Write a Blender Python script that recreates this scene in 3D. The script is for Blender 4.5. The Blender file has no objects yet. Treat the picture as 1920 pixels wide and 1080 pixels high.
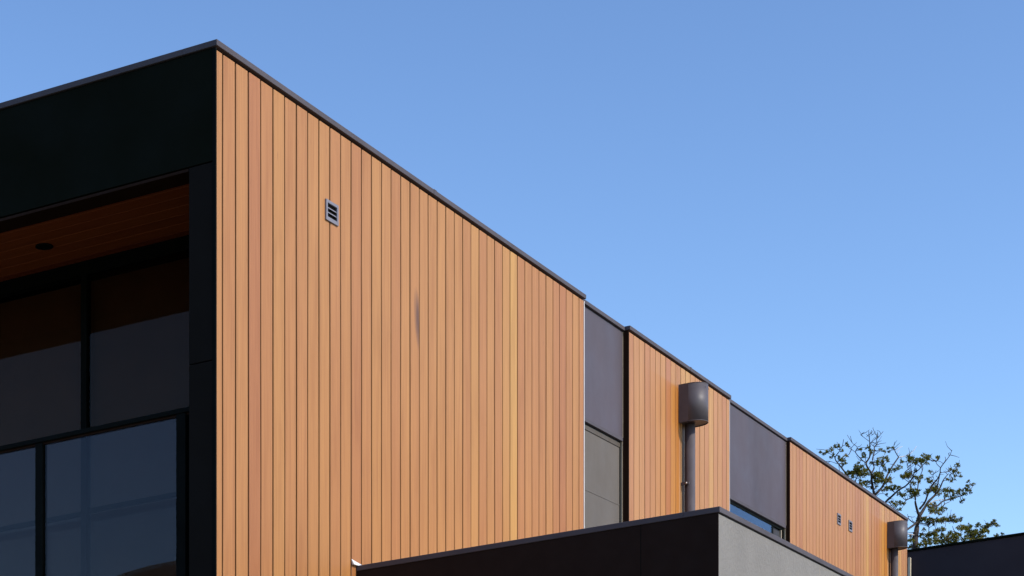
import bpy, bmesh, math, random
from mathutils import Vector, Matrix
random.seed(7)
sc = bpy.context.scene
col = sc.collection
# ------------------------------------------------------------------ survey of the place
F = 3743.11; CX = 960.0; YH = 1740.0; EYE = 1.6
RX, RY = 0.40621901, 0.91377575          # long sunlit facade, running away from the camera
LX, LY = -0.91377575, 0.40621901         # shaded street facade, running to the left
GA, GB = 0.03173586, -0.07119203         # fall of the site along both facades
C0 = (-1.85340483, 12.5)
def W(s, t, h):
    return Vector((C0[0] + s*RX + t*LX, C0[1] + s*RY + t*LY, EYE + h + GA*s + GB*t))
def at(u, v, Y):                          # point seen at u, v at distance Y
    return Vector(((u-CX)/F*Y, Y, EYE + (YH-v)/F*Y))
# ------------------------------------------------------------------ helpers
def tag(o, label=None, cat=None, group=None, kind=None):
    for k, v in (('label', label), ('category', cat), ('group', group), ('kind', kind)):
        if v: o[k] = v
    return o
def empty(name, loc):
    o = bpy.data.objects.new(name, None); col.objects.link(o); o.location = loc
    o.empty_display_size = .2
    return o
def root_loc(p):
    v = Vector((0, 0, 0))
    while p is not None:
        v += p.location; p = p.parent
    return v
class MB:
    """boxes, tubes and sheets in house coordinates (s, t, h), collected into one mesh"""
    def __init__(self): self.v = []; self.f = []; self.uv = []; self.tone = []; self.sm = []
    def face(self, idx, uvs, tone=0., smooth=False):
        self.f.append(idx); self.uv.append(uvs); self.tone.append(tone); self.sm.append(smooth)
    def hexa(self, P, tone=0., raw=None):
        """P: 8 (s,t,h) corners, bottom ring 0-3 then top ring 4-7"""
        n = len(self.v)
        self.v += [W(*p) for p in P]
        for q in ((0,3,2,1), (4,5,6,7), (0,1,5,4), (1,2,6,5), (2,3,7,6), (3,0,4,7)):
            pts = [P[i] for i in q]
            ds = max(p[0] for p in pts) - min(p[0] for p in pts)
            dt = max(p[1] for p in pts) - min(p[1] for p in pts)
            dh = max(p[2] for p in pts) - min(p[2] for p in pts)
            m = min(ds, dt, dh)
            if m == dt: u = [(p[0], p[2]) for p in pts]
            elif m == ds: u = [(p[1], p[2]) for p in pts]
            else: u = [(p[0], p[1]) for p in pts]
            self.face([n+i for i in q], u, tone)
        return self
    def box(self, s0, s1, t0, t1, h0, h1, tone=0.):
        self.hexa([(s0,t0,h0),(s1,t0,h0),(s1,t1,h0),(s0,t1,h0),(s0,t0,h1),(s1,t0,h1),(s1,t1,h1),(s0,t1,h1)], tone)
        return self
    def cyl(self, s, t, r, h0, h1, n=40, r_in=None, caps=True):
        k = len(self.v)
        def ring(rr, h):
            b = len(self.v)
            for i in range(n):
                a = 2*math.pi*i/n
                self.v.append(W(s+rr*math.cos(a), t+rr*math.sin(a), h))
            return b
        def band(a, b, flip=False):
            for i in range(n):
                j = (i+1) % n
                u0, u1 = i/n, (i+1)/n
                q = [a+i, a+j, b+j, b+i]; uv = [(u0,h0),(u1,h0),(u1,h1),(u0,h1)]
                if flip: q.reverse(); uv.reverse()
                self.face(q, uv, 0., True)
        o0, o1 = ring(r, h0), ring(r, h1)
        band(o0, o1)
        if r_in:
            i0, i1 = ring(r_in, h0), ring(r_in, h1)
            band(i0, i1, True)
            band(i0, o0); band(o1, i1)
        elif caps:
            self.face([o1+i for i in range(n)], [(0,0)]*n)
            self.face([o0+i for i in reversed(range(n))], [(0,0)]*n)
        return self
    def ushape(self, s, a, r, h0, h1, n=36, r_in=None):
        """round-fronted box standing against the wall t = 0"""
        def prof(rr):
            return [(s-rr, -.002)] + [(s-rr*math.cos(math.pi*i/n), -a-rr*math.sin(math.pi*i/n)) for i in range(n+1)] + [(s+rr, -.002)]
        def put(P, h):
            k = len(self.v); self.v += [W(x, y, h) for x, y in P]; return k
        P = prof(r); m = len(P); o0, o1 = put(P, h0), put(P, h1)
        for i in range(m-1): self.face([o0+i, o0+i+1, o1+i+1, o1+i], [(i/m,h0),((i+1)/m,h0),((i+1)/m,h1),(i/m,h1)], 0., 0 < i < m-2)
        if r_in:
            Q = prof(r_in); i0, i1 = put(Q, h0), put(Q, h1)
            for i in range(m-1):
                self.face([i0+i+1, i0+i, i1+i, i1+i+1], [(0,0)]*4, 0., 0 < i < m-2)
                self.face([o0+i+1, o0+i, i0+i, i0+i+1], [(0,0)]*4); self.face([o1+i, o1+i+1, i1+i+1, i1+i], [(0,0)]*4)
        else:
            self.face([o1+i for i in range(m)], [(0,0)]*m); self.face([o0+i for i in reversed(range(m))], [(0,0)]*m)
            self.face([o0+m-1, o0, o1, o1+m-1], [(0,0)]*4)
        return self
    def tube(self, pts, radii, n=7):
        """limb in world coordinates"""
        rings = []
        for i, p in enumerate(pts):
            d = (pts[min(i+1, len(pts)-1)] - pts[max(i-1, 0)]).normalized()
            a = d.cross(Vector((0,0,1)))
            if a.length < .05: a = d.cross(Vector((0,1,0)))
            a.normalize(); b = d.cross(a).normalized()
            k = len(self.v)
            for j in range(n):
                w = 2*math.pi*j/n
                self.v.append(p + (a*math.cos(w) + b*math.sin(w))*radii[i])
            rings.append(k)
        for a, b in zip(rings, rings[1:]):
            for j in range(n):
                k = (j+1) % n
                self.face([a+j, a+k, b+k, b+j], [(j/n,0),((j+1)/n,0),((j+1)/n,1),(j/n,1)], 0., True)
        self.face([rings[-1]+j for j in range(n)], [(0,0)]*n)
        self.face([rings[0]+j for j in reversed(range(n))], [(0,0)]*n)
    def build(self, name, mat, parent=None, bevel=0., seg=2):
        base = root_loc(parent)
        me = bpy.data.meshes.new(name)
        me.from_pydata([v - base for v in self.v], [], self.f)
        uvl = me.uv_layers.new(name='UVMap')
        ta = me.attributes.new('tone', 'FLOAT', 'FACE')
        i = 0
        for fi, u in enumerate(self.uv):
            for c in u:
                uvl.data[i].uv = c; i += 1
            ta.data[fi].value = self.tone[fi]
        for p, s in zip(me.polygons, self.sm): p.use_smooth = s
        me.materials.append(mat); me.update()
        o = bpy.data.objects.new(name, me); col.objects.link(o); o.parent = parent
        if bevel:
            m = o.modifiers.new('bevel', 'BEVEL'); m.width = bevel; m.segments = seg; m.limit_method = 'ANGLE'
        return o
# ------------------------------------------------------------------ materials
def mat(name):
    m = bpy.data.materials.new(name); m.use_nodes = True
    nt = m.node_tree; nt.nodes.clear()
    out = nt.nodes.new('ShaderNodeOutputMaterial')
    return m, nt, out
def N(nt, typ, **kw):
    n = nt.nodes.new(typ)
    for k, v in kw.items():
        if k.startswith('i_'):
            n.inputs[k[2:].replace('_', ' ')].default_value = v
        else: setattr(n, k, v)
    return n
def math_n(nt, op, a, b=None, clamp=False):
    n = N(nt, 'ShaderNodeMath', operation=op); n.use_clamp = clamp
    for i, x in enumerate((a, b)):
        if x is None: continue
        if isinstance(x, (int, float)): n.inputs[i].default_value = x
        else: nt.links.new(x, n.inputs[i])
    return n.outputs[0]
def ramp(nt, fac, stops):
    r = N(nt, 'ShaderNodeValToRGB'); cr = r.color_ramp
    while len(cr.elements) < len(stops): cr.elements.new(.5)
    for e, (p, c) in zip(cr.elements, stops):
        e.position = p; e.color = (*c, 1) if len(c) == 3 else c
    nt.links.new(fac, r.inputs[0]); return r.outputs[0]
def mix(nt, fac, a, b, mode='MIX'):
    n = N(nt, 'ShaderNodeMix', data_type='RGBA', blend_type=mode)
    for i, x in ((0, fac), (6, a), (7, b)):
        if isinstance(x, (int, float)): n.inputs[i].default_value = x
        elif isinstance(x, tuple): n.inputs[i].default_value = (*x, 1)
        else: nt.links.new(x, n.inputs[i])
    return n.outputs[2]
def noise(nt, vec, scale, detail=4, rough=.55, dist=0.):
    n = N(nt, 'ShaderNodeTexNoise'); n.inputs['Scale'].default_value = scale
    n.inputs['Detail'].default_value = detail; n.inputs['Roughness'].default_value = rough
    n.inputs['Distortion'].default_value = dist
    if vec is not None: nt.links.new(vec, n.inputs['Vector'])
    return n.outputs['Fac']
def mapping(nt, vec, sc_):
    n = N(nt, 'ShaderNodeMapping'); n.inputs['Scale'].default_value = sc_
    nt.links.new(vec, n.inputs['Vector']); return n.outputs[0]
def bump(nt, h, strength, dist):
    b = N(nt, 'ShaderNodeBump'); b.inputs['Strength'].default_value = strength; b.inputs['Distance'].default_value = dist
    nt.links.new(h, b.inputs['Height']); return b.outputs[0]

def plain(name, c, rough=.5, var=.12, nscale=3., spec=.5, metal=0., bstr=.0, bscale=40., streak=False):
    """painted or coated surface with faint unevenness"""
    m, nt, out = mat(name)
    p = N(nt, 'ShaderNodeBsdfPrincipled'); tc = N(nt, 'ShaderNodeTexCoord')
    v = tc.outputs['Object']
    f1 = noise(nt, mapping(nt, v, (1,1,.25)) if streak else v, nscale, 5, .6)
    lo = tuple(x*(1-var) for x in c); hi = tuple(x*(1+var) for x in c)
    nt.links.new(ramp(nt, f1, [(.3, lo), (.7, hi)]), p.inputs['Base Color'])
    rr = ramp(nt, noise(nt, v, nscale*2.3, 3), [(.3, (rough*.85,)*3), (.7, (min(1, rough*1.15),)*3)])
    nt.links.new(rr, p.inputs['Roughness'])
    p.inputs['Specular IOR Level'].default_value = spec; p.inputs['Metallic'].default_value = metal
    if bstr: nt.links.new(bump(nt, noise(nt, v, bscale, 4, .6), bstr, .004), p.inputs['Normal'])
    nt.links.new(p.outputs[0], out.inputs[0]); return m

def timber(name, palette, darkness=1., orange_zones=(), stain=None, rough=.55, along_t=False):
    m, nt, out = mat(name); L = nt.links.new
    p = N(nt, 'ShaderNodeBsdfPrincipled')
    uv = N(nt, 'ShaderNodeUVMap', uv_map='UVMap').outputs[0]
    tone = N(nt, 'ShaderNodeAttribute', attribute_name='tone').outputs['Fac']
    off = N(nt, 'ShaderNodeCombineXYZ')
    L(math_n(nt, 'MULTIPLY', tone, 37.1), off.inputs[2]); L(math_n(nt, 'MULTIPLY', tone, 91.7), off.inputs[1])
    vv = N(nt, 'ShaderNodeVectorMath', operation='ADD'); L(uv, vv.inputs[0]); L(off.outputs[0], vv.inputs[1]); vv = vv.outputs[0]
    base = ramp(nt, tone, palette)
    blotch = noise(nt, mapping(nt, vv, (9,.9,1)), 1., 4, .6, .4)
    base = mix(nt, .75, base, ramp(nt, blotch, [(.25, (.83,.77,.72)), (.5, (1,1,1)), (.78, (1.12,1.14,1.12))]), 'MULTIPLY')
    grain = noise(nt, mapping(nt, vv, (110,1.1,1)), 1., 5, .7, .3)
    base = mix(nt, .75, base, ramp(nt, grain, [(.28, (.74,.66,.58)), (.5, (1,1,1)), (.72, (1.13,1.16,1.20))]), 'MULTIPLY')
    fleck = noise(nt, mapping(nt, vv, (70,7,1)), 1., 2, .5)
    base = mix(nt, ramp(nt, fleck, [(.72, (0,0,0)), (.80, (.45,)*3)]), base, tuple(x*.55 for x in palette[0][1]))
    sep = N(nt, 'ShaderNodeSeparateXYZ'); L(uv, sep.inputs[0]); S, H = sep.outputs[0], sep.outputs[1]
    for (s0, s1, s2, h1, hsoft, amt, colr) in orange_zones:   # honey tint: less weathered lower wall, reflected glow painted in beside downpipes
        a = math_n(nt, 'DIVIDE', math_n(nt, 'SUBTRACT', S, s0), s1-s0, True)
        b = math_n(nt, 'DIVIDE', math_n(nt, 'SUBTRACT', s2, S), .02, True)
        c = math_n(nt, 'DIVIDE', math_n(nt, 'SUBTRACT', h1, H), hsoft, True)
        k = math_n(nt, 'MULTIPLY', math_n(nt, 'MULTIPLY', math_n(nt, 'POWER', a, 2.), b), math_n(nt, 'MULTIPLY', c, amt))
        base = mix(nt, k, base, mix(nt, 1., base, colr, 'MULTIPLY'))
    if stain:
        s, h, rs, rh = stain
        lean = math_n(nt, 'MULTIPLY', math_n(nt, 'SUBTRACT', H, h), .11)
        wob = math_n(nt, 'MULTIPLY', math_n(nt, 'SUBTRACT', blotch, .5), .05)
        dx = math_n(nt, 'DIVIDE', math_n(nt, 'ADD', math_n(nt, 'ADD', math_n(nt, 'SUBTRACT', S, s), lean), wob), rs)
        dy = math_n(nt, 'DIVIDE', math_n(nt, 'SUBTRACT', H, h), rh)
        d = math_n(nt, 'ADD', math_n(nt, 'POWER', math_n(nt, 'ABSOLUTE', dx), 2.), math_n(nt, 'POWER', math_n(nt, 'ABSOLUTE', dy), 2.))
        k = math_n(nt, 'SUBTRACT', 1., d, True)
        k = math_n(nt, 'MULTIPLY', k, ramp(nt, grain, [(.34, (1,1,1)), (.58, (.35,)*3)]))
        k = math_n(nt, 'MULTIPLY', k, math_n(nt, 'LESS_THAN', S, 2.836))
        base = mix(nt, math_n(nt, 'MULTIPLY', k, 1.4, True), base, (.095,.048,.036))
    if darkness != 1.: base = mix(nt, 1., base, (darkness,)*3, 'MULTIPLY')
    L(base, p.inputs['Base Color']); p.inputs['Roughness'].default_value = rough
    p.inputs['Specular IOR Level'].default_value = .3
    L(bump(nt, grain, .25, .0015), p.inputs['Normal'])
    L(p.outputs[0], out.inputs[0]); return m

def glass(name, tint=(.9,.92,.92), rough=0., refl=(1,1,1)):
    m, nt, out = mat(name); L = nt.links.new
    g = N(nt, 'ShaderNodeNewGeometry')
    ior = math_n(nt, 'ADD', 1.5, math_n(nt, 'MULTIPLY', g.outputs['Backfacing'], 1/1.5-1.5))
    fr = N(nt, 'ShaderNodeFresnel'); L(ior, fr.inputs['IOR'])
    tr = N(nt, 'ShaderNodeBsdfTransparent'); tr.inputs[0].default_value = (*tint, 1)
    gl = N(nt, 'ShaderNodeBsdfGlossy'); gl.inputs['Roughness'].default_value = rough; gl.inputs[0].default_value = (*refl, 1)
    mx = N(nt, 'ShaderNodeMixShader'); L(fr.outputs[0], mx.inputs[0]); L(tr.outputs[0], mx.inputs[1]); L(gl.outputs[0], mx.inputs[2])
    L(mx.outputs[0], out.inputs[0]); return m

PAL = [(0., (.350,.138,.053)), (.25, (.380,.162,.057)), (.5, (.395,.176,.059)), (.75, (.415,.192,.061)), (.92, (.450,.225,.066)), (1., (.475,.248,.070))]
cedar = timber('cedar_boards', PAL, 1., stain=(2.808, 4.50, .060, .25),
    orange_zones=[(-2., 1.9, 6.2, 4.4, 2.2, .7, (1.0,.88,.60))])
PAL2 = [(p, (c[0]*1.06, c[1]*1.10, c[2]*1.32)) for p, c in PAL]     # rear walls paler: grazing-angle sheen put into the palette
cedar_rear = timber('sheen_pale_cedar_boards', PAL2, 1., orange_zones=[(7.5, 8.77, 8.80, 5.29, .03, 1., (.98,.76,.22)), (16.2, 17.90, 17.94, 5.29, .03, 1., (.98,.76,.22))])  # orange zones: glow reflected off the rainwater heads, painted onto the boards
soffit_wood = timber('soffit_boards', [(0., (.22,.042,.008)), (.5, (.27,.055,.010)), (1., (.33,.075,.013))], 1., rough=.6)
charcoal = plain('charcoal_panel', (.0048,.0062,.0030), .75, .1, 1.2, .06)
pier_paint = plain('charcoal_pier_panel', (.0105,.0085,.007), .75, .1, 1.2, .06)
cap_metal = plain('slate_metal_flashing', (.085,.074,.082), .65, .14, 2., .12)
infill_m = plain('purple_grey_panel', (.080,.064,.074), .6, .20, 1.1, .3, bstr=.08, bscale=15, streak=True)
black_frame = plain('black_window_frame', (.004,.005,.004), .7, spec=.06)
trim_brown = plain('dark_bronze_trim', (.022,.009,.004), .7, spec=.1)
pale_trim = plain('pale_aluminium_trim', (.72,.68,.64), .4)
sealant_m = plain('beige_sealant', (.42,.34,.24), .6)
pipe_m = plain('grey_painted_metal_pipe', (.078,.067,.072), .52, .16, 5., .38, bstr=.08, bscale=25)
vent_m = plain('grey_vent_metal', (.185,.175,.20), .5, .12, 8., .3)
dark_in = plain('vent_inside', (.004,.0035,.003), .9, spec=.03)
core_m = plain('wall_wrap', (.007,.0035,.002), .9, spec=.1)
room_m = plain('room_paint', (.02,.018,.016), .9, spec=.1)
screen_m = plain('woven_insect_screen', (.118,.101,.086), .8, .14, 1.6, .3, bstr=.3, bscale=160, streak=True)
concrete_m = plain('balcony_slab_concrete', (.20,.19,.18), .85)
glass_clear = glass('balustrade_glass', (.80,.82,.82), 0., (.42,.40,.46)); glass_door = glass('tinted_door_glass', (.72,.70,.68), 0., (.26,.22,.20))
glass_win = glass('bay_window_glass', (.60,.64,.70), 0., (.62,.68,.82))
def render_wall(name, c, bs=1.):
    m, nt, out = mat(name); L = nt.links.new
    p = N(nt, 'ShaderNodeBsdfPrincipled'); v = N(nt, 'ShaderNodeTexCoord').outputs['Object']
    big = noise(nt, v, 1.3, 6, .65); fine = noise(nt, v, 110., 4, .7)
    pits = N(nt, 'ShaderNodeTexVoronoi'); pits.inputs['Scale'].default_value = 34.; L(v, pits.inputs['Vector'])
    cc = mix(nt, .9, c, ramp(nt, big, [(.3, (.84,.83,.82)), (.7, (1.12,1.12,1.11))]), 'MULTIPLY')
    cc = mix(nt, .35, cc, ramp(nt, fine, [(.3, (.78,.78,.78)), (.7, (1.14,1.14,1.14))]), 'MULTIPLY')
    L(cc, p.inputs['Base Color']); p.inputs['Roughness'].default_value = .9
    hh = math_n(nt, 'ADD', fine, math_n(nt, 'MULTIPLY', pits.outputs['Distance'], .7))
    L(bump(nt, hh, .5*bs, .008), p.inputs['Normal']); L(p.outputs[0], out.inputs[0]); return m
stucco = render_wall('grey_textured_render', (.205,.190,.172))
neighbour_m = plain('dark_slate_render', (.034,.026,.031), .8, .08, .7, .2)
# ------------------------------------------------------------------ the house
house = empty('timber_house', Vector((C0[0], C0[1], 0)))
tag(house, 'modern flat-roofed house clad in vertical cedar boards, with charcoal balcony and rendered lower wing', 'house')
TOP = 5.557; BOT = -3.2; END = 19.2; PITCH = .1533
def boards(s0, s1, h0, h1, first, seed, low=None):
    """vertical shiplap boards with shadow grooves; every board slightly bowed"""
    rnd = random.Random(seed); m = MB(); edges = [s0]
    x = s0 + first
    while x < s1 - .04: edges.append(x); x += PITCH
    edges.append(s1)
    nseg = 10
    bow = [[0]*(nseg+1)] + [[rnd.uniform(-.0024, .0024) for _ in range(nseg+1)] for _ in edges[1:-1]] + [[0]*(nseg+1)]
    g = .0078
    for i in range(len(edges)-1):
        r = rnd.random(); tone = min(1, max(0, rnd.gauss(.47, .18))) if r > .04 else rnd.uniform(.85, 1.)
        bot = h0
        z = [bot + (h1-bot)*k/nseg for k in range(nseg+1)]
        c = .0035; d = rnd.uniform(-.0012, .0012)
        prof = []
        for k in range(nseg+1):
            a = edges[i] + bow[i][k] + (g if i else 0); b = edges[i+1] + bow[i+1][k] - (g if i < len(edges)-2 else 0)
            prof.append([(a, .019), (a, c+d), (a+c*1.2, d), (b-c*1.2, d), (b, c+d), (b, .019)])
        n = len(m.v)
        for k in range(nseg+1):
            for (s, t) in prof[k]: m.v.append(W(s, t, z[k]))
        for k in range(nseg):
            for j in range(5):
                q = [n+k*6+j, n+k*6+j+1, n+(k+1)*6+j+1, n+(k+1)*6+j]
                uv = [(prof[k][j][0], z[k]), (prof[k][j+1][0], z[k]), (prof[k+1][j+1][0], z[k+1]), (prof[k+1][j][0], z[k+1])]
                m.face(q, uv, tone)
        e = n + nseg*6
        m.face([e+j for j in range(6)], [(p[0], p[1]) for p in prof[-1]], tone)
    return m
boards(.003, 6.165, BOT, 5.500, .078, 3).build('timber_cladding', cedar, house)
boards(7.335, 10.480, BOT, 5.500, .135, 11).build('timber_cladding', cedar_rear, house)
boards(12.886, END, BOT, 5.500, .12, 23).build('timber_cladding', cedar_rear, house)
w = MB()                                                # wall behind the boards, with the two window bays left open
w.box(.03, 6.165, .0195, .195, BOT, 5.49).box(7.341, 10.474, .0195, .2, BOT, 5.49).box(12.892, END-.005, .0195, .2, BOT, 5.49)
w.box(6.165, 7.341, .075, .2, BOT, 2.35).box(10.474, 12.892, .075, .2, BOT, 2.35)
w.box(6.165, 7.341, .085, .2, 4.50, 5.49).box(10.474, 12.892, .085, .2, 4.50, 5.49)
w.build('wall', core_m, house)
MB().box(END-.004, END+.02, .02, 9.2, BOT, 5.49).box(.03, END-.01, 9., 9.2, BOT, 5.49).build('rear_wall', charcoal, house)
MB().box(.05, END-.01, .21, 8.99, 5.25, 5.42).build('roof', core_m, house)
# trims
MB().box(-.009, .0025, -.004, .021, BOT, 5.51).build('corner_trim', black_frame, house)
MB().box(6.1665, 6.1775, -.004, .075, 2.0, 5.50).build('edge_trim', pale_trim, house)
MB().box(7.322, 7.3335, -.001, .075, BOT, 5.51).build('edge_trim', trim_brown, house)
MB().box(12.873, 12.8845, -.001, .075, BOT, 5.51).build('edge_trim', trim_brown, house)
MB().box(10.4815, 10.488, -.003, .075, 2.0, 5.50).build('edge_trim', pale_trim, house)
# parapet caps (folded metal flashings)
def cap(parts, name='parapet_cap', m=cap_metal, top=TOP, th=.038):
    b = MB()
    for (s0, s1, t0, t1) in parts: b.box(s0, s1, t0, t1, top-th, top)
    return b.build(name, m, house, .003)
cap([(-.018, 6.185, -.018, .24)])
cap([(-.018, .24, .2405, 9.2)])
cap([(6.187, 7.315, .036, .24)], top=TOP-.004)
cap([(7.317, 10.496, -.018, .24)])
cap([(10.498, 12.866, .028, .24)], top=TOP-.004)
cap([(12.868, END+.012, -.018, .24)])
# lap joints of the flashings
for s in (3.05, 9.1, 15.3, 17.6):
    MB().box(s, s+.05, -.0205, .1, TOP-.0395, TOP+.0015).build('flashing_joint', cap_metal, house, .001)
# infill panels above the bay windows
def infill(s0, s1, t, name='infill_panel'):
    o = MB().box(s0, s1, t, t+.012, 4.488, 5.508).build(name, infill_m, house, .002)
    MB().box(s1+.0005, s1+.006, t-.004, t+.012, 4.488, 5.508).build('sealant', sealant_m, o)
    return o
infill(6.186, 7.314, .060); infill(10.498, 12.864, .048)
# street facade: fascia, pier, soffit
b = MB()
for (t0, t1) in ((.001, 2.996), (3.004, 5.996), (6.004, 9.2)): b.box(-.006, .1, max(t0, .0215), t1, 4.808, 5.512)
b.build('fascia_panel', charcoal, house, .002)
MB().box(-.002, .17, .202, 9.2, 4.782, 4.800).box(.02, .1, .21, 9.2, 4.800, 4.807).build('fascia_trim', trim_brown, house)
p = MB().box(-.004, .0295, .0215, .197, 3.563, 4.801)
p.build('pier_panel', pier_paint, house, .002)
MB().box(-.004, .0295, .0215, .197, 1.20, 3.557).build('pier_panel', pier_paint, house, .002)
MB().box(-.004, .0295, .0215, .197, BOT, 1.194).build('pier_panel', pier_paint, house, .002)
MB().box(.0295, 1.05, .1955, .199, BOT, 4.80).build('pier_lining', pier_paint, house)
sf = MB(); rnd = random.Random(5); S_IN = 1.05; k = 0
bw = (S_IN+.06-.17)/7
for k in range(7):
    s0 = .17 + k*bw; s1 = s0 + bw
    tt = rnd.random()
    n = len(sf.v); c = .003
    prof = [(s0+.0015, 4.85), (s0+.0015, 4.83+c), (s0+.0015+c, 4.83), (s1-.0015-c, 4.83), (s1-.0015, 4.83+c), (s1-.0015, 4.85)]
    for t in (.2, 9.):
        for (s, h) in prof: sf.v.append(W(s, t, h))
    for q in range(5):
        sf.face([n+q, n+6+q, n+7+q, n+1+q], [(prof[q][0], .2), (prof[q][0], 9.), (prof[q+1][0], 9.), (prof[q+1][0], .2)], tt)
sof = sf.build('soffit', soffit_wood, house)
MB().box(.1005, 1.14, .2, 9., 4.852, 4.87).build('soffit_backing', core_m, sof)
dl = MB().cyl(.645, 1.803, .060, 4.822, 4.835, 32, r_in=.046).cyl(.645, 1.803, .047, 4.8285, 4.834, 32)
dl.build('downlight', black_frame, sof)
# sliding doors behind the balcony
door = empty('sliding_door', Vector((0, 0, 0))); door.parent = house
fr = MB()
fr.box(1.05, 1.15, .2, 9., 4.735, 4.829)                          # head
fr.box(1.04, 1.15, .2, .24, 2.30, 4.735)                          # jamb
for t in (1.742, 3.307, 4.867, 6.407): fr.box(1.045, 1.085, t, t+.048, 2.32, 4.735)
for t in (1.765, 3.33, 4.89, 6.43): fr.box(1.095, 1.135, t, t+.045, 2.32, 4.735)
fr.build('frame', black_frame, door, .002)
tr = MB()
tr.box(1.051, 1.083, .241, 1.734, 3.035, 3.068)
tr.box(1.097, 1.131, 1.821, 3.339, 3.035, 3.068)
tr.box(1.051, 1.083, 3.356, 4.859, 3.035, 3.068)
tr.box(1.097, 1.131, 4.946, 6.439, 3.035, 3.068)
tr.build('transom', black_frame, door, .002)
for (s, t0, t1) in ((1.066, .243, 1.740), (1.112, 1.812, 3.328), (1.066, 3.357, 4.865), (1.112, 4.937, 6.428), (1.066, 6.457, 8.98)):
    MB().box(s, s+.006, t0, t1, 3.070, 4.733).build('pane', glass_door, door)
    MB().box(s, s+.006, t0, t1, 2.33, 3.033).build('pane', glass_door, door)
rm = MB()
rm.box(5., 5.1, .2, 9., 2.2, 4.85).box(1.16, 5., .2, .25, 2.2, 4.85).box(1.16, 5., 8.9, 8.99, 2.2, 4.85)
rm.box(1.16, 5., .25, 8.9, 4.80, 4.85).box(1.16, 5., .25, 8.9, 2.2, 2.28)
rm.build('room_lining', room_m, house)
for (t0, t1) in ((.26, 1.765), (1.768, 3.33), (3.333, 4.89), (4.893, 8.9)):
    MB().box(1.17, 1.176, t0, t1, 2.34, 4.72).build('reflection_sheet', plain('brown_reflection_sheet', (.16,.07,.028), .9, spec=.05), door)  # added brown sheet, stands in for the soffit mirrored in the panes
# balcony
MB().box(.20, 1.16, .2, 9., 2.02, 2.28).build('balcony_floor', concrete_m, house, .004)
MB().box(.0, .19, .2, 9., 1.75, 2.20).build('balcony_fascia', charcoal, house, .002)
bal = empty('balustrade', Vector((0, 0, 0))); bal.parent = house
MB().box(.095, .150, .205, 9., 3.301, 3.332).build('top_rail', black_frame, bal, .003)
MB().box(.110, .136, .205, 9., 3.286, 3.3005).build('glazing_channel', trim_brown, bal)
pt = (0.311, 1.42, 2.88, 4.34, 5.8, 7.26)
for i, t in enumerate(pt):
    MB().box(.100, .155, t-.020 if i == 0 else t-.014, t+.052 if i == 0 else t+.044, 2.205, 3.3005).build('post', black_frame, bal, .003)
for i in range(len(pt)-1):
    t0 = pt[i] + (.052 if i == 0 else .044); t1 = pt[i+1] - .014
    MB().box(.118, .128, t0, t1, 2.23, 3.2855).build('glass_panel', glass_clear, bal)
# ground floor behind the street facade (below the picture)
MB().box(.31, .5, .2, 9., BOT, 1.75).build('ground_floor_wall', charcoal, house)
# wall vents
def vent(s0, s1, h0, h1):
    v = MB(); fw = .021; t0, t1 = -.013, .012
    v.box(s0, s0+fw, t0, t1, h0, h1); v.box(s1-fw, s1, t0, t1, h0, h1)
    v.box(s0+fw, s1-fw, t0+.0005, t1, h0, h0+fw*1.25); v.box(s0+fw, s1-fw, t0+.0005, t1, h1-fw, h1)
    o = v.build('wall_vent', vent_m, house, .0012)
    MB().box(s0+fw, s1-fw, -.001, .010, h0+fw*1.25, h1-fw).build('vent_opening', dark_in, o)
    a, b = h0+fw*1.25, h1-fw
    for i in (1, 2):
        z = a + (b-a)*i/3
        MB().hexa([(s0+fw,-.011,z-.006),(s1-fw,-.011,z-.006),(s1-fw,-.002,z+.006),(s0+fw,-.002,z+.006),
                   (s0+fw,-.011,z-.0035),(s1-fw,-.011,z-.0035),(s1-fw,-.002,z+.0085),(s0+fw,-.002,z+.0085)]).build('louvre', vent_m, o)
vent(1.385, 1.560, 4.842, 4.985); vent(15.093, 15.268, 4.845, 4.988); vent(15.695, 15.870, 4.845, 4.988)
# downpipes with round rainwater heads
def downpipe(s, h0, h1, bolt_h):
    a, r = .107, .155
    pipe = MB().cyl(s, -.072, .054, BOT, h0+.01, 36)
    for h in (3.4, .9, -1.4): pipe.cyl(s, -.072, .0562, h-.02, h+.02, 36)
    o = pipe.build('downpipe', pipe_m, house)
    hd = MB().ushape(s, a, r, h0, h1, r_in=r-.003).ushape(s, a, r+.0015, h0, h0+.006, r_in=r-.004).ushape(s, a, r+.0015, h1-.006, h1, r_in=r-.004)
    hd.ushape(s, a, r-.0035, h0+.008, h0+.014)
    hd.build('rainwater_head', pipe_m, o)
    for q in (-.05, .05):
        MB().cyl(s+q, -a-r*.945-.002, .004, h1-.05, h1-.042, 8).build('rivet', pipe_m, o)
    for h in (bolt_h, bolt_h-2.2):
        MB().box(s-.072, s-.052, -.085, -.001, h-.014, h+.014).build('bracket', pipe_m, o, .001)
        MB().cyl(s-.078, -.060, .007, h-.007, h+.007, 10).build('bolt', pale_trim, o)
downpipe(8.927, 4.913, 5.305, 4.30); downpipe(18.062, 4.920, 5.300, 4.30)
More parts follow.
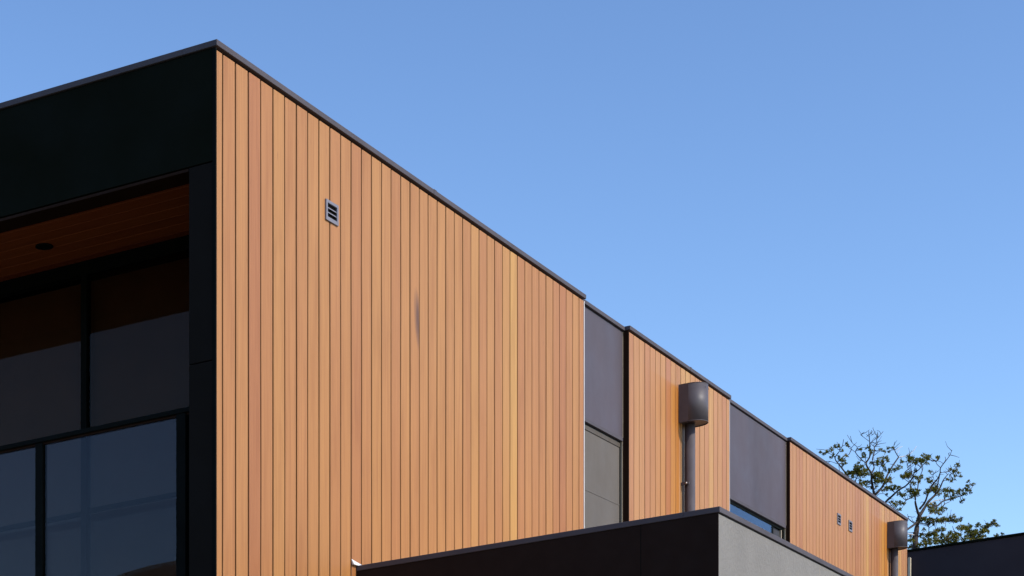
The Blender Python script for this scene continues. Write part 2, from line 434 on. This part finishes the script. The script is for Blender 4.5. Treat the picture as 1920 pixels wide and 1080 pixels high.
# bay windows under the infill panels
def bay(s0, s1, t, screen):
    o = MB().box(s0, s1, t-.012, t+.05, 4.452, 4.487).build('bay_window', cap_metal, house, .002)
    f = MB(); ft, fb = (.010, .02) if screen else (.035, .05); fs = .016 if screen else .035
    f.box(s0, s1, t+.012, t+.06, 4.452-ft, 4.4515); f.box(s1-fs, s1, t+.012, t+.06, 2.36, 4.4515-ft)
    f.box(s0, s0+.02, t+.012, t+.06, 2.36, 4.4515-ft); f.box(s0, s1, t+.012, t+.06, 2.35, 2.36)
    if not screen: f.box(s1-.50, s1-.44, t+.016, t+.06, 2.36, 4.4515-ft)
    f.build('frame', black_frame, o, .002)
    MB().box(s0+.021, s1-fs-.001 if screen else s1-.501, t+.044 if screen else t+.020, t+.050 if screen else t+.026, 2.361, 4.4515-ft-.001).build('pane', glass_win, o)
    if screen:
        MB().box(s0+.003, s1-fs-.002, t+.020, t+.022, 2.4, 4.395).build('insect_screen', screen_m, o)
        MB().box(s0+.003, s1-fs-.002, t+.017, t+.0195, 3.838, 3.850).build('screen_bar', screen_m, o)
        MB().box(s0+.003, s1-fs-.002, t+.0125, t+.022, 4.3955, 4.440).build('screen_rail', plain('bronze_screen_rail', (.075,.058,.042), .7), o, .001)
    else:
        MB().box(s1-.439, s1-.036, t+.034, t+.040, 2.361, 4.4515-ft-.001).build('pane', plain('insect_screen', (.03,.03,.035), .8), o)
        MB().box(s1-.13, s1-.11, t+.010, t+.033, 2.361, 4.4515-ft-.001).build('sash_stile', sealant_m, o)
    MB().box(s1+.0005, s1+.0065, t-.006, t+.02, 2.4, 4.487).build('sealant', sealant_m, o)
    return o
bay(6.186, 7.314, .066, True); bay(10.498, 12.864, .056, False)
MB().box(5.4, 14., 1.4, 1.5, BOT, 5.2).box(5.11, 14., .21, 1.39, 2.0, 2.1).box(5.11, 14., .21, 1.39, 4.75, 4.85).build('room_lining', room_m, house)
# lower rendered wing
wg = MB().box(1.847, 19., -2.688, -.002, BOT, 2.472).build('rendered_wing', stucco, house, .004)
wc = MB().box(1.832, 19.02, -2.703, -2.45, 2.476, 2.513).box(1.832, 2.05, -2.4495, -.004, 2.476, 2.513)
wc.build('wing_cap', cap_metal, wg, .003)
MB().box(1.839, 1.8465, -2.692, -.001, BOT, 2.4755).build('wing_panel', plain('dark_brown_panel', (.019,.011,.0085), .8, spec=.1), wg, .002)
MB().box(1.8385, 1.8392, -2.1525, -2.148, BOT, 2.4755).build('panel_joint', black_frame, wg)
MB().hexa([(1.77,-.022,2.512),(1.93,-.022,2.512),(1.93,-.002,2.512),(1.77,-.002,2.512),
           (1.76,-.006,2.552),(1.93,-.006,2.527),(1.93,-.001,2.527),(1.76,-.001,2.552)]).build('flashing_end', pale_trim, wg, .002)
MB().box(4.35, 4.354, -2.6892, -2.687, BOT, 2.46).build('control_joint', sealant_m, wg)
# ------------------------------------------------------------------ building behind
nb = empty('neighbouring_building', W(22, .6, -1.6)); nb.location.z = 0
tag(nb, 'low dark slate-coloured building with a flat parapet behind the far end of the timber house', 'building')
MB().box(22., 30., -9., 6., BOT, 5.535).build('wall', neighbour_m, nb, .01)
MB().box(21.975, 22.3, -9.03, 6.03, 5.535, 5.572).box(22.3, 30.03, -9.03, -8.7, 5.535, 5.572).build('parapet_cap', charcoal, nb, .004)
MB().box(21.90, 21.985, .560, .602, BOT, 5.425).build('corner_post', plain('beige_post_paint', (.50,.42,.30), .7), nb, .004)
# ------------------------------------------------------------------ trees
def bark_mat(name, a, b):
    m, nt, out = mat(name); p = N(nt, 'ShaderNodeBsdfPrincipled'); v = N(nt, 'ShaderNodeTexCoord').outputs['Object']
    n1 = noise(nt, mapping(nt, v, (6,6,1.5)), 1.5, 5, .7)
    nt.links.new(ramp(nt, n1, [(.3, a), (.7, b)]), p.inputs['Base Color']); p.inputs['Roughness'].default_value = .9
    nt.links.new(bump(nt, n1, .8, .03), p.inputs['Normal']); nt.links.new(p.outputs[0], out.inputs[0]); return m
bark = bark_mat('pine_bark', (.020,.014,.011), (.060,.043,.033)); deadwood = bark_mat('bleached_deadwood', (.35,.31,.27), (.62,.58,.54))
def leaf_mat():
    m, nt, out = mat('pine_needles'); L = nt.links.new
    tone = N(nt, 'ShaderNodeAttribute', attribute_name='tone').outputs['Fac']
    c = ramp(nt, tone, [(0., (.055,.065,.013)), (.45, (.135,.135,.024)), (.85, (.24,.21,.04)), (1., (.32,.21,.07))])
    d = N(nt, 'ShaderNodeBsdfDiffuse'); t = N(nt, 'ShaderNodeBsdfTranslucent'); L(c, d.inputs[0]); L(c, t.inputs[0])
    mx = N(nt, 'ShaderNodeMixShader'); mx.inputs[0].default_value = .25
    L(d.outputs[0], mx.inputs[1]); L(t.outputs[0], mx.inputs[2]); L(mx.outputs[0], out.inputs[0]); return m
needles = leaf_mat()
def toC(x, y): return (1530 + x/6.747, 800 + y/6.747)
def toB(x, y): return (1660 + x/5.4, 840 + y/5.4)
def smooth_path(P, sub=4):
    out = []
    for i in range(len(P)-1):
        p0 = P[max(i-1,0)]; p1 = P[i]; p2 = P[i+1]; p3 = P[min(i+2,len(P)-1)]
        for k in range(sub):
            x = k/sub
            out.append(tuple(.5*((2*b)+(c-a)*x+(2*a-5*b+4*c-d)*x*x+(3*b-a-3*c+d)*x**3) for a, b, c, d in zip(p0,p1,p2,p3)))
    out.append(P[-1]); return out
class Tree:
    def __init__(self, name, label, Y, conv, scale, seed, base_px):
        self.Y = Y; self.conv = conv; self.sc = scale; self.r = random.Random(seed)
        g = at(*conv(*base_px), Y); g.z = 0
        self.root = empty(name, g); tag(self.root, label, 'tree')
        self.wood = MB(); self.dead = []; self.leaf = MB(); self.nodes = []; self.dep = {}
    def depth(self, x, y):
        best = None
        for (a, b, d) in self.nodes:
            q = (a-x)**2 + (b-y)**2
            if best is None or q < best[0]: best = (q, d, a, b)
        return best
    def limb(self, P, w0, w1, drift=None, dead=False):
        """P: traced points; w0, w1 widths in the same units at both ends"""
        r = self.r
        near = self.depth(*P[0])
        d0 = near[1] if near and near[0] < 60**2 else 0.
        drift = r.uniform(-1.1, 1.1) if drift is None else drift
        Q = []
        n = len(P)
        for i, (x, y) in enumerate(P): Q.append((x, y, d0 + drift*(i/(n-1)) + (r.uniform(-.12, .12) if 0 < i < n-1 else 0)))
        Q = smooth_path(Q, 4); m = len(Q); pts = []; rad = []
        for i, (x, y, d) in enumerate(Q):
            k = i/(m-1); Yd = self.Y + d
            u, v = self.conv(x, y)
            pts.append(at(u, v, Yd)); wpx = (w0*(1-k) + w1*k)/self.sc
            rad.append(max(.009, wpx/2/F*Yd*1.0) * (1 + r.uniform(-.10, .10)))
            self.nodes.append((x, y, d))
        if dead: self.dead.append(MB()); self.dead[-1].tube(pts, rad)
        else: self.wood.tube(pts, rad)
        if not dead:                                    # fine side twigs
            for i in range(2, m-1):
                if r.random() < .30:
                    p = pts[i]; q = p + Vector((r.uniform(-1,1), r.uniform(-1,1), r.uniform(-.1,1))).normalized()*r.uniform(.15,.45)
                    mid = (p+q)/2 + Vector((r.uniform(-.05,.05), 0, r.uniform(-.05,.05)))
                    self.wood.tube([p, mid, q], [.012, .009, .006], 4)
    def clump(self, x, y, rr):
        r = self.r; near = self.depth(x, y); d = near[1] + r.uniform(-.25, .25)
        u, v = self.conv(x, y); c = at(u, v, self.Y + d); R = rr/self.sc/F*self.Y*1.02
        b = at(*self.conv(near[2], near[3]), self.Y + near[1])
        if (b-c).length < 2.2: self.wood.tube([b, (b+c)/2 + Vector((0,0,r.uniform(-.08,.04))), c], [.016, .012, .007], 4)
        ct = r.gauss(.45, .16)
        nt_ = max(4, int((R/.12)**2*15))
        for _ in range(nt_):                            # tufts of short needles
            while True:
                o = Vector((r.uniform(-1,1), r.uniform(-1,1), r.uniform(-1,1)))
                if o.length < 1: break
            tc = c + Vector((o.x*R, o.y*R, o.z*R*.72)); tone0 = ct + r.gauss(0, .13)
            up = Vector((r.gauss(0,.5), r.gauss(0,.5), 1.)).normalized()
            for _ in range(9):
                dr = (Vector((r.uniform(-1,1), r.uniform(-1,1), r.uniform(-1,1)))*.9 + up*.45).normalized()
                ln = r.uniform(.05, .10); wd = r.uniform(.011, .019)
                sd = dr.cross(Vector((r.uniform(-1,1), r.uniform(-1,1), r.uniform(-1,1)))).normalized()*wd
                k = len(self.leaf.v); e = tc + dr*ln
                self.leaf.v += [tc - sd*.5, tc + dr*ln*.5 - sd, e, tc + dr*ln*.5 + sd]
                self.leaf.face([k, k+1, k+2, k+3], [(0,0)]*4, min(1, max(0, tone0 + r.gauss(0,.08))))
    def done(self):
        o = self.wood.build('trunk', bark, self.root)
        for d in self.dead: d.build('dead_branch', deadwood, o)
        self.leaf.build('crown', needles, self.root)
def ground_y(conv_scale, off, Y): return ((YH + EYE*F/Y) - off)*conv_scale
YA, YB, YC = 72., 68., 76.
# left pine (traced at 6.747 units per photo pixel)
A = Tree('pine_tree', 'tall gnarled pine with bare dead top twigs, rising behind the timber house roof edge', YA, toC, 6.747, 21, (770, 1500))
gy = ground_y(6.747, 800, YA)
A.limb([(800,gy),(790,gy*.6),(760,1500),(745,1100),(740,870)], 62, 40, 0.)
A.limb([(740,870),(720,780),(705,680),(700,590),(655,520),(635,460),(680,380),(680,270),(680,190)], 36, 12, -.6)
A.limb([(700,590),(735,520),(715,420),(735,330),(740,255),(775,215),(765,170),(810,110),(850,60)], 22, 4, .7)
A.limb([(635,460),(570,410),(500,325),(520,260),(460,205),(435,120)], 14, 4, -.8)
A.limb([(500,325),(450,285),(430,250)], 6, 3)
A.limb([(680,190),(625,150),(560,100)], 9, 3); A.limb([(680,190),(680,110),(705,45)], 8, 3)
A.limb([(740,255),(700,220),(680,190)], 9, 5); A.limb([(700,200),(740,165),(800,120)], 7, 3)
A.limb([(700,110),(730,90),(740,60)], 5, 2); A.limb([(590,120),(575,95),(610,70)], 5, 2); A.limb([(640,130),(665,100),(670,80)], 5, 2)
A.limb([(740,870),(840,760),(900,620),(960,510),(1045,385)], 32, 15, 1.4)
A.limb([(1045,385),(1000,310),(985,240),(1000,190)], 13, 4)
A.limb([(1045,385),(1110,375),(1200,340),(1270,250)], 12, 4, dead=True)
A.limb([(1030,340),(1055,300)], 6, 3, dead=True); A.limb([(1010,300),(1040,275),(1090,250)], 6, 3, dead=True)
A.limb([(1150,360),(1200,320),(1215,300)], 6, 2, dead=True)
A.limb([(840,760),(900,690),(945,600)], 15, 8, -.5)
A.limb([(780,1300),(600,1000),(450,720),(400,630),(370,580),(300,490),(240,400),(290,320),(330,250),(350,160)], 34, 4, -1.6)
A.limb([(300,570),(285,470)], 7, 5); A.limb([(270,470),(180,440),(100,440)], 6, 3); A.limb([(240,400),(200,330),(150,310)], 6, 3)
A.limb([(730,1000),(560,820),(500,700),(530,620)], 24, 10, -1.0)
A.limb([(790,1500),(830,1060),(875,960),(960,880),(1050,800),(1140,745),(1215,660),(1240,590),(1300,545),(1410,420),(1470,340)], 34, 5, -1.4)
A.limb([(1240,590),(1190,530),(1155,480)], 7, 4); A.limb([(1195,690),(1200,760),(1230,800)], 9, 5)
A.limb([(760,890),(800,850),(870,850)], 9, 4); A.limb([(830,640),(800,540),(830,480)], 8, 4); A.limb([(790,1300),(900,1050),(960,990)], 22, 8)
A.limb([(925,950),(960,1000),(1040,1060)], 12, 6)
for c in ((130,320,30),(200,290,35),(250,250,35),(290,250,15),(180,390,15),(220,360,20),(50,330,20),(90,350,10),(330,310,15),(385,365,25),(350,420,40),(310,420,30),(380,460,20),(350,480,20),(290,390,20),(395,215,15),(400,250,12),(570,300,28),(600,350,30),(600,380,15),(660,275,30),(700,300,25),(700,340,20),(810,290,15),(860,320,20),(905,280,22),(915,320,15),(800,430,45),(840,460,30),(760,470,35),(700,460,30),(870,390,35),(900,410,25),(900,440,15),(970,275,16),(540,520,65),(590,600,70),(520,580,70),(450,590,50),(400,590,40),(620,560,40),(660,600,25),(580,720,40),(630,710,40),(680,700,25),(760,620,60),(820,620,50),(830,680,50),(770,700,50),(730,640,40),(870,700,40),(920,690,40),(940,660,30),(870,550,30),(930,560,35),(1000,550,35),(1050,520,40),(860,510,30),(900,790,45),(960,780,50),(1020,770,40),(1060,765,20),(850,810,25),(900,860,20),(1090,450,22),(1200,400,40),(1190,440,28),(1260,440,38),(1100,630,30),(1160,600,35),(1200,600,22),(1160,650,20),(1050,860,20),(1100,870,28),(1000,970,35),(1060,970,40),(950,950,20),(1120,980,25),(1060,1040,30),(1000,1010,20),(700,780,20),(760,770,25),(640,760,20),(560,680,20),(470,640,20),(540,460,12),
          (1320,440,38),(1370,400,30),(1400,470,26),(1250,560,22),(1440,380,20)): A.clump(*c)
A.done()
# right pine (traced at 5.4 units per photo pixel)
B = Tree('pine_tree', 'open-crowned pine with a thick forked trunk beside the rear rainwater head', YB, toB, 5.4, 22, (300, 1400))
gy = ground_y(5.4, 840, YB)
B.limb([(270,gy),(280,gy*.6),(300,1060),(310,900),(322,790),(345,690)], 66, 44, 0.)
B.limb([(345,690),(325,640),(305,560),(300,490),(260,430),(250,370)], 32, 8, -.6)
B.limb([(305,490),(325,430),(340,320),(380,210),(365,170)], 15, 5, .6)
B.limb([(345,690),(400,600),(440,540),(500,480),(550,410),(590,320),(640,260)], 34, 7, .9)
B.limb([(345,620),(400,550),(430,470),(480,370),(530,310),(555,250),(560,200),(620,120),(655,70),(675,20)], 22, 4, -1.0)
B.limb([(500,480),(530,370),(555,250)], 15, 9, -.4)
B.limb([(560,200),(520,160),(515,130)], 8, 4); B.limb([(490,310),(485,270),(540,230)], 6, 4); B.limb([(585,160),(610,120),(605,90)], 5, 3)
B.limb([(440,600),(520,590),(580,540),(650,520),(720,500),(790,470),(860,420),(890,380)], 18, 5, 1.2)
B.limb([(430,580),(500,535),(600,520)], 11, 7, .5, dead=True)
B.limb([(480,630),(560,620),(600,570),(650,545)], 11, 5)
B.limb([(330,740),(300,770),(230,820),(150,880)], 26, 16, -.8)
B.limb([(290,760),(240,720),(225,670)], 12, 4); B.limb([(330,890),(230,870),(160,870)], 13, 8, dead=True)
B.limb([(340,760),(430,780),(440,840),(420,890)], 12, 5); B.limb([(345,700),(500,740),(600,730),(720,740),(780,720)], 12, 5, .9)
B.limb([(370,700),(430,690),(480,650)], 10, 5, dead=True)
B.limb([(220,140),(225,200),(270,250)], 6, 6); B.limb([(280,340),(290,250),(310,160)], 9, 4); B.limb([(270,500),(210,530),(190,560)], 12, 5)
B.limb([(270,260),(250,150),(240,110)], 7, 3); B.limb([(650,270),(700,240),(735,180)], 6, 3); B.limb([(560,250),(640,240),(720,200)], 5, 3)
B.limb([(330,860),(430,870),(520,850),(600,830)], 10, 5)
for c in ((250,115,35),(230,90,20),(170,140,20),(330,130,35),(370,130,35),(390,80,28),(430,100,25),(440,120,20),(300,160,18),(530,110,25),(530,90,20),(725,180,25),(735,170,12),(690,245,25),(660,215,12),(720,230,15),(745,260,15),(760,290,10),(710,290,15),(690,320,20),(670,345,10),(630,320,15),(170,285,25),(220,270,35),(200,300,20),(250,290,20),(320,300,30),(360,295,25),(340,340,25),(450,250,20),(420,320,20),(440,340,25),(465,340,12),(290,365,15),(270,355,12),(150,470,20),(190,480,25),(240,430,30),(290,440,40),(340,440,20),(270,480,35),(320,470,25),(430,440,28),(410,460,15),(480,420,35),(520,430,40),(500,400,40),(540,470,25),(600,430,30),(640,430,35),(680,440,30),(620,480,30),(680,500,35),(660,520,20),(770,430,25),(740,460,25),(800,470,25),(830,420,30),(840,380,25),(890,375,22),(860,450,22),(845,340,12),(720,440,20),(790,530,15),(770,550,12),(450,590,30),(500,570,30),(470,640,40),(520,640,42),(570,620,30),(610,615,16),(580,650,20),(540,670,20),(340,730,40),(400,730,40),(460,740,42),(520,740,42),(570,740,38),(490,780,22),(430,770,25),(600,720,30),(640,730,35),(680,700,35),(690,740,28),(730,740,32),(770,720,20),(390,830,20),(550,830,42),(590,830,22),(500,850,28),(480,880,38),(440,880,33),(370,890,35),(250,900,20),(250,940,38),(260,1000,35),(350,990,36),(390,930,28),(400,970,45),(450,950,50),(520,890,33),(570,900,36)): B.clump(*c)
B.done()
# low broad pine further right
Ct = Tree('pine_tree', 'low bushy pine above the dark parapet, right of the forked pine', YC, toB, 5.4, 23, (880, 1500))
gy = ground_y(5.4, 840, YC)
Ct.limb([(860,gy),(850,1500),(860,1100),(870,980)], 50, 34, 0.)
Ct.limb([(870,1000),(800,940),(770,900),(700,840),(680,790)], 16, 5, -.6); Ct.limb([(870,980),(860,880),(850,800)], 18, 6, .4)
Ct.limb([(870,980),(930,900),(1000,840),(1060,790),(1110,740)], 20, 5, .8); Ct.limb([(800,980),(700,960),(600,930),(540,900)], 14, 5, -.7)
Ct.limb([(770,940),(765,880),(790,820)], 7, 4); Ct.limb([(930,1000),(1080,940),(1180,880)], 12, 4, .5)
for c in ((620,910,40),(680,890,50),(660,860,30),(720,920,40),(760,810,45),(800,810,30),(850,800,40),(840,840,45),(880,860,50),(930,860,50),(900,900,45),(950,900,40),(1000,810,38),(940,790,32),(1040,790,33),(1090,770,36),(1110,740,20),(1130,790,20),(1000,850,35),(1040,850,26),(860,900,40),(820,910,30),(1000,890,25),(1140,880,15),(1180,870,18),(520,950,50),(580,950,40),(640,950,40),(700,950,35),(740,880,28),(960,940,40),(1020,930,30),(1120,900,20),(800,950,40),(880,950,40)): Ct.clump(*c)
Ct.done()
# ------------------------------------------------------------------ ground, far hills
gm = MB(); k = 0
gm.v = [Vector((-3000,-3000,0)), Vector((3000,-3000,0)), Vector((3000,3000,0)), Vector((-3000,3000,0))]
gm.face([0,1,2,3], [(0,0)]*4)
tag(gm.build('ground', render_wall('dry_grass_and_gravel', (.11,.10,.065))), kind='structure')
hm = MB(); rows = []
hr = random.Random(4)
ph = [hr.uniform(0, 6.28) for _ in range(6)]
for j in range(9):                                     # ridge behind the viewpoint, seen only as a reflection
    row = []
    for i in range(361):
        a = math.radians(165 + 120*i/360)
        R_ = 210 + j*22
        prof = math.sin(math.pi*j/8)**.8
        top = 58.3 + 10.5*math.sin((a-math.radians(208.2))*10.) + .5*math.sin(a*61.+ph[3]) + .3*math.sin(a*133.)
        edge = math.sin(math.pi*i/360)**.4
        row.append(len(hm.v)); hm.v.append(Vector((math.cos(a)*R_, math.sin(a)*R_, -.5 + max(0, top)*prof*edge)))
    rows.append(row)
for j in range(8):
    for i in range(360): hm.face([rows[j][i], rows[j][i+1], rows[j+1][i+1], rows[j+1][i]], [(0,0)]*4, 0., True)
tag(hm.build('hills', render_wall('brown_hillside', (.17,.115,.07))), kind='structure')
# ------------------------------------------------------------------ sun and sky
EL = math.radians(39); AZ = math.atan2(.928, -.374)      # azimuth from +Y towards +X
sd = Vector((math.sin(AZ)*math.cos(EL), math.cos(AZ)*math.cos(EL), math.sin(EL)))
sl = bpy.data.lights.new('sun', 'SUN'); sl.energy = 2.65; sl.angle = math.radians(.5); sl.color = (1., .93, .84)
so = bpy.data.objects.new('sun', sl); col.objects.link(so); so.rotation_euler = (-sd).to_track_quat('-Z', 'Y').to_euler(); so.location = sd*60
wd = bpy.data.worlds.new('World'); sc.world = wd; wd.use_nodes = True
nt = wd.node_tree; nt.nodes.clear()
sky = nt.nodes.new('ShaderNodeTexSky'); sky.sky_type = 'NISHITA'; sky.sun_disc = False
sky.sun_elevation = EL; sky.sun_rotation = AZ; sky.altitude = 50; sky.air_density = 1.0; sky.dust_density = .6; sky.ozone_density = 2.4
bg = nt.nodes.new('ShaderNodeBackground'); bg.inputs[1].default_value = .101
ow = nt.nodes.new('ShaderNodeOutputWorld')
gm_ = nt.nodes.new('ShaderNodeGamma'); gm_.inputs[1].default_value = 1.3          # deep clear-day blue
nt.links.new(sky.outputs[0], gm_.inputs[0]); nt.links.new(gm_.outputs[0], bg.inputs[0]); nt.links.new(bg.outputs[0], ow.inputs[0])
# ------------------------------------------------------------------ camera
cd = bpy.data.cameras.new('camera'); cam = bpy.data.objects.new('camera', cd); col.objects.link(cam)
cam.location = (0, 0, EYE); cam.rotation_euler = (math.pi/2, 0, 0)
cd.sensor_width = 36; cd.lens = 36*F/1920; cd.shift_y = (YH-540)/1920; cd.clip_start = .1; cd.clip_end = 8000
sc.camera = cam
sc.view_settings.view_transform = 'Standard'; sc.view_settings.look = 'None'; sc.view_settings.gamma = 1
sc.view_settings.exposure = .53
sc.cycles.max_bounces = 8; sc.cycles.transparent_max_bounces = 16
